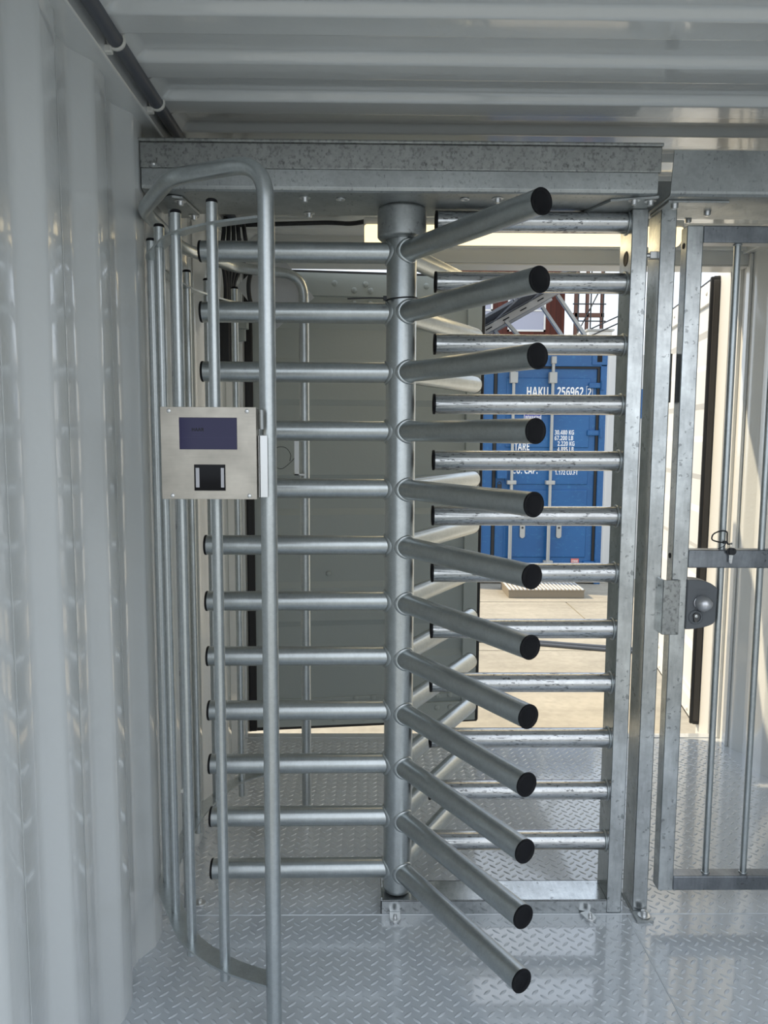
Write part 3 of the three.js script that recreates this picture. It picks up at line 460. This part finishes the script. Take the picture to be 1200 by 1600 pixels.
// ---------------------------------------------------------------- access reader
{
  const t = thing('access_reader', 'square stainless access terminal with dark screen and scanner window on front upright', 'card reader', P(-0.355, 1.36, 1.65));
  const x0 = -0.456, x1 = -0.2535, y0 = 1.36, y1 = 1.556, zf = 1.62;
  const s = poly([[x0, y0], [x1, y0], [x1, y1], [x0, y1]]), hole = (a, b, c, d) => { const h = new THREE.Path(); h.moveTo(a, c); h.lineTo(a, d); h.lineTo(b, d); h.lineTo(b, c); h.closePath(); s.holes.push(h); };
  hole(-0.4175, -0.2935, 1.466, 1.5345); hole(-0.3875, -0.3195, 1.3775, 1.4345);
  part(t, 'faceplate', extr(s, 0.0016, 0.0005).translate(0, 0, -(zf + 0.0016)), M.steel);
  part(t, 'housing', merge(box(x0 + 0.001, x1 - 0.001, y0 + 0.001, y0 + 0.004, zf + 0.002, zf + 0.05, 0.001), box(x0 + 0.001, x1 - 0.001, y1 - 0.004, y1 - 0.001, zf + 0.002, zf + 0.05, 0.001), box(x0 + 0.001, x0 + 0.004, y0, y1, zf + 0.002, zf + 0.05, 0.001), box(x1 - 0.004, x1 - 0.001, y0, y1, zf + 0.002, zf + 0.05, 0.001), box(x0 + 0.001, x1 - 0.001, y0 + 0.001, y1 - 0.001, zf + 0.046, zf + 0.05, 0.001)), M.steel);
  const c = document.createElement('canvas'); c.width = 496; c.height = 276; const q = c.getContext('2d');
  q.fillStyle = '#1f1f30'; q.fillRect(0, 0, 496, 276); q.fillStyle = '#020204'; q.font = 'bold 40px sans-serif'; q.fillText('HAAR', 104, 118); q.fillStyle = '#262638'; q.fillRect(112, 128, 86, 3); q.fillRect(0, 172, 496, 2); q.fillRect(112, 150, 70, 3);
  const st = new THREE.CanvasTexture(c); st.colorSpace = THREE.SRGBColorSpace;
  const sm = std({ name: 'dark_screen', color: lin(1, 1, 1), map: st, roughness: 0.08, specularIntensity: 0.4, emissive: lin(0.8, 0.8, 0.95), emissiveMap: st });
  const sg = new THREE.PlaneGeometry(0.1245, 0.069); sg.translate(-0.3555, 1.50025, -(zf + 0.003));
  part(t, 'screen', merge(sg), sm, 'dark display');
  const sc = part(t, 'scanner', box(-0.390, -0.317, 1.375, 1.437, zf + 0.003, zf + 0.02, 0.001), M.glass, 'black scanner window');
  const lm = std({ name: 'scanner_light_strip', color: lin(0.5, 0.5, 0.53), roughness: 0.5 });
  part(sc, 'light_strip', box(-0.3845, -0.3765, 1.3845, 1.427, zf + 0.0022, zf + 0.004, 0.0007), lm); part(sc, 'light_strip', box(-0.3305, -0.3235, 1.3845, 1.427, zf + 0.0022, zf + 0.004, 0.0007), lm);
  for (const [x, y] of [[-0.438, 1.548], [-0.272, 1.548], [-0.434, 1.367], [-0.269, 1.367]]) part(t, 'screw', merge(boxUV(new THREE.SphereGeometry(0.0048, 16, 6, 0, 7, 0, Math.PI / 2).scale(1, 0.55, 1).rotateX(Math.PI / 2)).translate(x, y, -zf), box(x - 0.002, x + 0.002, y - 0.0004, y + 0.0004, zf - 0.0029, zf - 0.002, 0.0001)), M.bolt);
  part(t, 'bracket', merge(box(-0.251, -0.232, 1.362, 1.497, 1.640, 1.646, 0.001), box(-0.252, -0.247, 1.362, 1.497, 1.64, 1.69, 0.001)), M.bolt);
  part(t, 'cable_gland', rod(P(-0.246, 1.51, 1.65), P(-0.246, 1.552, 1.65), 0.006, 14), M.sheet);
}
// ---------------------------------------------------------------- small things on the turnstile
{
  const ring = []; for (let k = 0; k <= 40; k++) { const a = k / 40 * 2 * Math.PI; ring.push(P(X0 + 0.0462 * Math.cos(a), 1.897 + 0.004 * Math.cos(a + 0.4), Z0 - 0.0462 * Math.sin(a))); }
  const t = thing('cable_tie', 'black cable tie round the rotor column with a long tail sticking out left', 'cable tie', P(X0, 1.89, Z0));
  part(t, 'band', sweep(ring, 0.0022, 8, true, false), M.dark); part(t, 'tie_head', box(0.024, 0.034, 1.887, 1.899, 2.222, 2.238, 0.001), M.dark);
  part(t, 'tail', sweep(smooth([P(0.03, 1.893, 2.226), P(-0.02, 1.889, 2.205), P(-0.078, 1.884, 2.19)], 16), 0.0021, 8), M.dark);
}
{ // reader bracket on the far upright and its wire loop
  const t = thing('mounting_bracket', 'narrow galvanised mounting bar on the far guard upright', 'bracket', P(-0.28, 1.35, 2.83));
  part(t, 'bar', box(-0.300, -0.282, 1.345, 1.475, 2.825, 2.832, 0.001), M.bolt); part(t, 'tab', box(-0.300, -0.262, 1.345, 1.352, 2.825, 2.86, 0.001), M.bolt);
  single('thin_wire', sweep(smooth([P(-0.300, 1.41, 2.83), P(-0.318, 1.39, 2.81), P(-0.345, 1.372, 2.79), P(-0.372, 1.385, 2.78), P(-0.378, 1.42, 2.78), P(-0.36, 1.45, 2.79), P(-0.33, 1.45, 2.80), P(-0.312, 1.425, 2.81), P(-0.316, 1.40, 2.82)], 60), 0.0012, 6), M.dark, 'thin black wire curled beside the bar on the far upright', 'wire');
}
// ---------------------------------------------------------------- services along the ceiling
single('cable_conduit', sweep([P(-0.578, 2.368, ZB + 0.1), P(-0.577, 2.368, 1), P(-0.577, 2.366, 2.2), P(-0.577, 2.366, 3.2)], 0.0165, 18), M.conduit, 'dark conduit running along the top corner above the left wall', 'conduit');
for (const [z, lab] of [[1.775, 'white cable clip on the dark ceiling conduit, nearer of the two'], [2.09, 'white cable clip on the dark ceiling conduit, farther one by the beam']]) {
  const t = thing('cable_clip', lab, 'clip', P(-0.59, 2.35, z), 'clips on the ceiling conduit');
  part(t, 'band', boxUV(new THREE.TorusGeometry(0.0185, 0.003, 8, 24).scale(1, 1, 2.2)).translate(-0.577, 2.367, -z), M.white); part(t, 'base', box(-0.603, -0.586, 2.340, 2.356, z - 0.009, z + 0.009, 0.003), M.white);
}
single('cable_conduit', sweep(fillet([P(-0.56, 2.345, 3.17), P(-0.20, 2.358, 3.17), P(-0.155, 2.357, 3.17), P(-0.10, 2.340, 3.12), P(-0.03, 2.335, 3.06)], 0.05), 0.009, 12), M.dark, 'black cable crossing the ceiling to the end of the lamp', 'cable');
{
  const t = thing('linear_lamp', 'long batten lamp with glowing warm diffuser under the ceiling behind the turnstile', 'lamp', P(0.57, 2.255, 3.04));
  const x0 = -0.045, x1 = 1.20;
  part(t, 'batten', box(x0, x1, 2.300, 2.335, 3.0, 3.085, 0.006), M.wall);
  part(t, 'hanger', box(0.05, 0.10, 2.335, 2.372, 3.02, 3.065, 0.002), M.wall); part(t, 'hanger', box(1.05, 1.10, 2.335, 2.372, 3.02, 3.065, 0.002), M.wall);
  const s = new THREE.Shape(); s.moveTo(-0.040, 0.0); s.bezierCurveTo(-0.040, -0.035, -0.02, -0.047, 0, -0.047); s.bezierCurveTo(0.02, -0.047, 0.040, -0.035, 0.040, 0); s.closePath();
  const g = new THREE.ExtrudeGeometry(s, { depth: x1 - x0 - 0.03, bevelEnabled: true, bevelSize: 0.008, bevelThickness: 0.012, bevelSegments: 4, curveSegments: 10 }).rotateY(Math.PI / 2); g.translate(x0 + 0.015, 2.298, -3.0425);
  part(t, 'diffuser', boxUV(g), std({ name: 'lamp_diffuser', color: lin(0.8, 0.75, 0.62), roughness: 0.5, emissive: lin(1.0, 0.80, 0.46), emissiveIntensity: 1.0 }), 'glowing warm diffuser');
  const l = new THREE.RectAreaLight(0xffe6b8, 4, 1.2, 0.07); l.position.copy(P(0.57, 2.238, 3.0425)); l.lookAt(P(0.57, 0, 3.0425)); l.name = 'lamp_light'; scene.add(l);
}
{
  const t = thing('control_box', 'black control box on the left wall near the far doorway', 'box', P(-0.61, 1.79, 3.2));
  part(t, 'case', box(-0.665, -0.585, 1.79, 1.985, 3.09, 3.29, 0.006), M.dark); part(t, 'cover', box(-0.588, -0.580, 1.80, 1.975, 3.10, 3.28, 0.004), M.dark);
  [[-0.60, 0], [-0.585, 1], [-0.570, 2], [-0.555, 3], [-0.535, 4]].forEach(([x, k]) => single('hanging_cable', sweep(smooth([P(x, 2.355, 3.09 + 0.012 * k), P(x + 0.004 * k, 2.30, 3.085), P(x + 0.006 * k - 0.01, 2.22, 3.09 + 0.01 * k), P(-0.605 + 0.006 * k, 2.10, 3.13 + 0.01 * k), P(-0.615 + 0.008 * k, 1.98, 3.16 + 0.015 * k)], 24), 0.0085, 10), M.dark, `${['leftmost', 'second from left', 'middle', 'fourth from left', 'rightmost'][k]} of five black cables hanging above the black control box`, 'cable', 'cables dropping to the control box'));
}
{ // document pouch hung by one corner from the far hoop
  const g = new THREE.PlaneGeometry(0.205, 0.225, 10, 10); g.rotateZ(40 * R); const p = g.attributes.position; for (let i = 0; i < p.count; i++) { const x = p.getX(i), y = p.getY(i); p.setZ(i, 0.02 * Math.sin(x * 14 + 1) + 0.012 * Math.sin(y * 17)); } g.computeVertexNormals();
  const g2 = g.clone(); g2.translate(0, 0, -0.0025); g.translate(0, 0, 0); const cx = P(-0.385, 2.045, 2.97);
  const t = thing('document_pouch', 'crumpled pale plastic document pouch hanging from the far end of the hoop', 'pouch', cx);
  local(t, 'front_sheet', g, std({ name: 'cloudy_film', color: lin(0.62, 0.63, 0.64), roughness: 0.35 })); local(t, 'paper', g2, M.white); part(t, 'string', sweep(smooth([P(-0.455, 2.19, 2.965), P(-0.445, 2.28, 3.06), P(-0.43, 2.352, 3.165)], 14), 0.0015, 6), M.dark);
  single('hanging_strap', sweep(smooth([P(-0.452, 2.10, 2.83), P(-0.468, 2.05, 2.86), P(-0.466, 2.00, 2.87), P(-0.450, 1.95, 2.87)], 20), 0.008, 10), M.dark, 'short black strap end hanging beside the document pouch', 'strap');
}
{ // keeper block of the far left door frame
  const t = thing('door_keeper', 'grey painted keeper block on the left door post', 'keeper', P(-0.61, 1.93, 3.58));
  part(t, 'block', box(-0.640, -0.590, 1.985, 2.03, 3.545, 3.60, 0.003), M.door); part(t, 'rod', box(-0.632, -0.602, 1.93, 1.985, 3.56, 3.59, 0.003), M.door);
}
single('wall_wire', sweep(smooth([P(1.700, 1.22, 3.02), P(1.688, 1.235, 2.98), P(1.690, 1.25, 3.0), P(1.700, 1.262, 3.06)], 20), 0.0018, 6), M.dark, 'short black wire sticking out of the right wall', 'wire');

// ---------------------------------------------------------------- the yard outside
{
  const t = thing('shipping_container', 'blue shipping container with white lettering on its closed doors', 'container', P(1.33, -0.17, 8.4));
  const xa = 0.12, xb = 2.555, za = 8.35, y0 = -0.13, y1 = 2.42;
  part(t, 'body', box(xa + 0.02, xb - 0.02, y0, y1 - 0.04, za + 0.16, za + 6.0, 0.01), M.blue);
  const f = part(t, 'door_frame', merge(box(xa, xa + 0.07, -0.17, y1, za - 0.01, za + 0.17, 0.006), box(xb - 0.07, xb, -0.17, y1, za - 0.01, za + 0.17, 0.006), box(xa, xb, 2.255, y1, za - 0.01, za + 0.17, 0.006), box(xa, xb, -0.13, -0.015, za - 0.01, za + 0.17, 0.006)), M.blue);
  const door = (a, b) => {
    const d = part(t, 'container_door', box(a, b, 0.0, 2.24, za + 0.03, za + 0.08, 0.004), M.blue), n = 5, h = 2.06 / n;
    for (let k = 0; k < n; k++) { const c0 = a + 0.10, c1 = b - 0.10, e0 = 0.10 + k * h; part(d, 'door_swage', box(c0, c1, e0 + 0.03, e0 + h - 0.03, za + 0.018, za + 0.04, 0.012), M.blue); }
    return d;
  };
  door(0.19, 1.315); door(1.355, 2.485);
  part(t, 'gasket', box(1.318, 1.352, 0, 2.245, za + 0.018, za + 0.05, 0.004), M.rubber);
  part(t, 'gasket', merge(box(2.455, 2.488, 0, 2.245, za + 0.010, za + 0.05, 0.004), box(1.36, 2.485, 2.232, 2.258, za + 0.008, za + 0.05, 0.004)), M.rubber);
  for (const x of [0.45, 0.90, 1.525, 1.955]) {
    const b = part(t, 'locking_bar', rod(P(x, -0.08, za - 0.03), P(x, 2.36, za - 0.03), 0.0175, 16), M.barGrey);
    for (const [y, w] of [[2.13, 0.042], [0.98, 0.05], [0.08, 0.05]]) part(b, 'bar_bracket', box(x - w, x + w, y - (y > 2 ? 0.06 : 0.022), y + (y > 2 ? 0.06 : 0.022), za - 0.055, za + 0.02, 0.006), M.barGrey);
    part(b, 'bar_handle', box(x - 0.028, x - 0.008, 0.06, 0.60, za - 0.065, za - 0.05, 0.004), M.barGrey);
    part(b, 'cam_keeper', box(x - 0.025, x + 0.03, 2.28, 2.36, za - 0.06, za + 0.0, 0.008), M.barGrey);
  }
  for (const x of [1.665, 2.075]) { const s = new THREE.Shape(); s.absarc(0, 0.05, 0.026, 0, Math.PI, false); s.absarc(0, -0.05, 0.026, Math.PI, 2 * Math.PI, false); s.closePath(); part(t, 'handle_retainer', extr(s, 0.012, 0.003).translate(x, 0.43, -(za + 0.012)), M.barGrey); part(t, 'retainer_bolt', hexBolt(0.012, 0.012).rotateX(Math.PI / 2).translate(x, 0.47, -(za + 0.005)), M.dark); }
  for (const y of [2.05, 1.53, 0.62, 0.06]) part(t, 'hinge', merge(box(2.36, 2.54, y - 0.03, y + 0.03, za - 0.005, za + 0.03, 0.01), rod(P(2.505, y - 0.05, za - 0.01), P(2.505, y + 0.05, za - 0.01), 0.018, 12)), M.blue);
  for (const [x, y] of [[xb - 0.09, 2.33], [xb - 0.09, -0.09], [xa + 0.09, 2.33], [xa + 0.09, -0.09]]) { part(t, 'corner_casting', merge(box(x - 0.085, x + 0.09, y - 0.06, y + 0.09, za - 0.02, za + 0.16, 0.008)), M.blue); part(t, 'casting_hole', box(x - 0.03, x + 0.03, y - 0.03, y + 0.045, za - 0.0215, za, 0.006), M.cap); }
  part(t, 'lock_box', box(1.36, 1.47, 1.02, 1.22, za - 0.05, za + 0.02, 0.008), M.blue); part(t, 'padlock', merge(box(1.365, 1.415, 0.90, 0.96, za - 0.05, za - 0.02, 0.006), boxUV(new THREE.TorusGeometry(0.02, 0.005, 8, 16)).translate(1.39, 0.965, -(za - 0.035))), M.dark);
  const zt = za + 0.0195;
  const W = (s, h, x, y, n) => part(t, 'lettering', text(s, h, x, y, zt, n), M.print);
  W('HAKU', 0.108, 1.672, 1.925, 0.62); W('256962', 0.108, 2.012, 1.925, 0.60); W('2', 0.094, 2.352, 1.93, 0.62);
  part(t, 'check_digit_frame', merge(box(2.338, 2.342, 1.915, 2.045, zt - 0.002, zt, 0), box(2.405, 2.409, 1.915, 2.045, zt - 0.002, zt, 0), box(2.338, 2.409, 2.041, 2.045, zt - 0.002, zt, 0), box(2.338, 2.409, 1.915, 1.919, zt - 0.002, zt, 0)), M.print);
  W('MAX. GROSS', 0.066, 1.548, 1.525, 0.6); W('TARE', 0.084, 1.555, 1.335, 0.62); W('CU. CAP.', 0.078, 1.535, 1.075, 0.66);
  [['30.480 KG', 1.510, 1.985], ['67.200 LB', 1.448, 1.985], ['2.220 KG', 1.386, 2.020], ['4.895 LB', 1.324, 2.020], ['33.2 CU.M', 1.140, 2.0], ['1.172 CU.FT', 1.065, 2.0]].forEach(([s, y, x]) => W(s, 0.050, x + 0.015, y, 0.68));
  const sg = part(t, 'warning_sign', box(1.655, 1.845, 1.585, 1.86, zt - 0.004, zt, 0), std({ name: 'sign_blue', color: lin(0.03, 0.04, 0.30), roughness: 0.4 }), 'blue sign with white border');
  part(sg, 'sign_border', merge(box(1.655, 1.660, 1.585, 1.86, zt - 0.005, zt - 0.004, 0), box(1.840, 1.845, 1.585, 1.86, zt - 0.005, zt - 0.004, 0), box(1.655, 1.845, 1.585, 1.59, zt - 0.005, zt - 0.004, 0), box(1.655, 1.845, 1.855, 1.86, zt - 0.005, zt - 0.004, 0)), M.print);
  part(sg, 'lettering', text('CAMERA-', 0.036, 1.684, 1.726, zt - 0.004, 0.7), M.print); part(sg, 'lettering', text('BEWAKING', 0.036, 1.668, 1.680, zt - 0.004, 0.68), M.print);
  part(t, 'red_sticker', box(2.225, 2.315, 0.058, 0.118, zt - 0.002, zt, 0), std({ name: 'red_print', color: lin(0.62, 0.16, 0.13), roughness: 0.5 })); part(t, 'lettering', text('CODE', 0.026, 2.232, 0.076, zt - 0.003, 0.75), M.print);
}
{ // pale container beside it
  const t = thing('pale_container', 'pale container standing right behind the blue container, with a blue plate', 'container', P(3.8, -0.17, 8.9));
  part(t, 'body', box(2.585, 5.0, -0.17, 2.42, 8.62, 14, 0.01), M.cream); part(t, 'corner_post', box(2.575, 2.66, -0.17, 2.42, 8.60, 8.72, 0.006), M.cream);
  part(t, 'blue_plate', box(2.85, 3.25, 1.70, 2.03, 8.61, 8.62, 0.002), std({ name: 'plate_blue', color: lin(0.02, 0.12, 0.34), roughness: 0.4 }));
}
{ // ramp grating lying before the blue container
  const t = thing('entry_ramp', 'low slatted metal ramp lying on the ground before the blue container', 'ramp', P(1.78, -0.17, 7.84));
  part(t, 'front_board', box(1.39, 2.17, -0.168, -0.092, 7.60, 7.615, 0.003), M.timber); part(t, 'side_board', box(1.39, 1.405, -0.168, -0.092, 7.615, 8.08, 0.003), M.timber); part(t, 'side_board', box(2.155, 2.17, -0.168, -0.092, 7.615, 8.08, 0.003), M.timber);
  part(t, 'deck', box(1.38, 2.18, -0.092, -0.086, 7.595, 8.09, 0.002), M.timber);
  for (let k = 0; k < 20; k++) part(t, 'slat', box(-0.010, 0.010, -0.086, -0.074, -0.24, 0.24, 0.002).translate(1.405 + k * 0.0395, 0, -7.842), M.cream);
}
single('ground_hose', sweep(smooth([P(-1, -0.155, 6.2), P(1.0, -0.155, 5.98), P(1.8, -0.155, 5.77), P(3.0, -0.155, 5.45)], 40), 0.014, 12), M.conduit, 'grey hose across the sunlit ground, farther of the two', 'hose', 'hoses on the ground');
single('ground_hose', sweep(smooth([P(-1, -0.155, 6.12), P(1.0, -0.155, 5.92), P(1.8, -0.155, 5.69), P(3.0, -0.155, 5.36)], 40), 0.014, 12), M.conduit, 'grey hose across the sunlit ground, nearer of the two', 'hose', 'hoses on the ground');
{ // solar panels on the blue container's roof
  const t = thing('solar_rack', 'tilted rack of dark solar panels on top of the blue container', 'solar panel', P(1.7, 2.42, 9.8));
  const a = [1.20, 2.60], b = [2.16, 3.14], L = Math.hypot(b[0] - a[0], b[1] - a[1]), an = Math.atan2(b[1] - a[1], b[0] - a[0]);
  const slope = (g) => { g.rotateZ(an); g.translate(a[0], a[1], 0); return g; };
  for (let k = 0; k < 2; k++) for (let i = 0; i < 3; i++) {
    const z = 7.35 + k * 1.22, x = -0.22 + i * 0.46; const pn = part(t, 'solar_panel', slope(box(x, x + 0.425, 0.095, 0.103, z + 0.01, z + 1.18, 0.001)), M.solar);
    part(pn, 'panel_frame', slope(merge(box(x, x + 0.425, 0.085, 0.112, z, z + 0.012, 0.002), box(x, x + 0.425, 0.085, 0.112, z + 1.178, z + 1.19, 0.002), box(x - 0.002, x + 0.010, 0.085, 0.112, z, z + 1.19, 0.002), box(x + 0.415, x + 0.427, 0.085, 0.112, z, z + 1.19, 0.002))), M.conduit);
  }
  for (const z of [8.62, 9.40]) {
    const rl = part(t, 'rail', slope(merge(box(-0.05, L + 0.02, 0.0, 0.004, z, z + 0.05, 0), box(-0.05, L + 0.02, 0.0, 0.082, z, z + 0.004, 0), box(-0.05, L + 0.02, 0.078, 0.082, z, z + 0.05, 0))), M.alu);
    for (let k = 0; k < 5; k++) part(rl, 'rail_slot', slope(box(0.08 + k * 0.22, 0.16 + k * 0.22, 0.034, 0.048, z - 0.002, z + 0.001, 0)), M.cap);
    const leg = (x0, y0, x1, y1) => { const l = Math.hypot(x1 - x0, y1 - y0), g = merge(box(0, l, -0.02, 0.02, z - 0.012, z - 0.008, 0), box(0, l, -0.02, -0.016, z - 0.012, z + 0.03, 0)); g.rotateZ(Math.atan2(y1 - y0, x1 - x0)); g.translate(x0, y0, 0); part(t, 'strut', g, M.barGrey); };
    leg(2.05, 3.07, 2.52, 2.43); leg(1.47, 2.78, 1.80, 2.43);
  }
}
{ // red brown clad building far behind
  const t = thing('clad_building', 'red-brown board clad building with windows beyond the blue container', 'building', P(5.3, -0.17, 31));
  const z = 30;
  part(t, 'wall', box(3.0, 7.44, -0.17, 11, z, z + 8, 0.02), M.boards);
  const win = (x0, x1, y0, y1) => { const w = part(t, 'window', merge(box(x0, x1, y0, y0 + 0.07, z - 0.05, z + 0.05, 0), box(x0, x1, y1 - 0.07, y1, z - 0.05, z + 0.05, 0), box(x0, x0 + 0.07, y0, y1, z - 0.05, z + 0.05, 0), box(x1 - 0.07, x1, y0, y1, z - 0.05, z + 0.05, 0), box(x0, x1, y0 + 0.52 * (y1 - y0), y0 + 0.52 * (y1 - y0) + 0.06, z - 0.05, z + 0.05, 0), box((x0 + x1) / 2 - 0.03, (x0 + x1) / 2 + 0.03, y0 + 0.52 * (y1 - y0), y1, z - 0.05, z + 0.05, 0)), M.cream); part(w, 'pane', box(x0 + 0.05, x1 - 0.05, y0 + 0.05, y0 + 0.52 * (y1 - y0), z - 0.02, z + 0.01, 0), M.pane); part(w, 'pane', box(x0 + 0.05, (x0 + x1) / 2, y0 + 0.56 * (y1 - y0), y1 - 0.05, z - 0.02, z + 0.01, 0), M.pane); part(w, 'pane', box((x0 + x1) / 2, x1 - 0.05, y0 + 0.56 * (y1 - y0), y1 - 0.05, z - 0.02, z + 0.01, 0), M.pane); };
  win(5.20, 6.68, 5.55, 7.05); win(3.3, 4.6, 5.55, 7.05);
}
{ // steel balcony frame and scaffold right of the building
  const t = thing('steel_frame', 'brown steel balcony frame with scaffold tubes beside the clad building', 'frame', P(8.5, -0.17, 29));
  const z = 29;
  for (const x of [7.62, 8.05, 8.62]) part(t, 'steel_column', box(x - 0.06, x + 0.06, -0.17, 11, z, z + 0.14, 0.01), M.brownSteel);
  for (const y of [5.05, 6.05, 7.35]) part(t, 'steel_beam', box(7.5, 8.7, y - 0.08, y + 0.08, z, z + 0.14, 0.01), M.brownSteel);
  part(t, 'balcony_slab', box(7.5, 8.5, 7.05, 7.2, z + 0.1, z + 0.95, 0.01), M.brownSteel);
  const s = thing('scaffold', 'thin grey scaffold tubes in front of the open sky', 'scaffold', P(8.2, -0.17, 27.5));
  for (const x of [7.3, 7.75, 8.2]) part(s, 'standard', rod(P(x, -0.17, 27.5), P(x, 9, 27.5), 0.028, 8), M.dark);
  for (const y of [5.0, 5.6, 6.2, 6.8, 7.4]) part(s, 'ledger', rod(P(7.1, y, 27.5), P(8.3, y, 27.5), 0.024, 8), M.dark);
  part(s, 'brace', rod(P(7.2, 5.0, 27.45), P(8.2, 7.0, 27.45), 0.024, 8), M.dark);
  const h = thing('roof_shed', 'small pale box unit on the flat roof right of the scaffold', 'box', P(6.6, 0, 22));
  part(h, 'unit', box(6.15, 6.85, -0.17, 4.5, 22, 23, 0.02), M.cream); part(h, 'lid', box(6.1, 6.9, 4.5, 4.56, 21.95, 23.05, 0.01), M.barGrey);
  single('hand_rail', merge(rod(P(6.2, 4.55, 21.9), P(7.5, 5.15, 21.9), 0.02, 8), rod(P(6.2, 4.35, 21.9), P(7.5, 4.95, 21.9), 0.02, 8), rod(P(7.0, -0.17, 21.9), P(7.0, 5.35, 21.9), 0.02, 8), rod(P(7.45, -0.17, 21.9), P(7.45, 5.0, 21.9), 0.02, 8)), M.dark, 'thin sloping hand rail against the white sky', 'rail');
}

renderer.render(scene, camera);
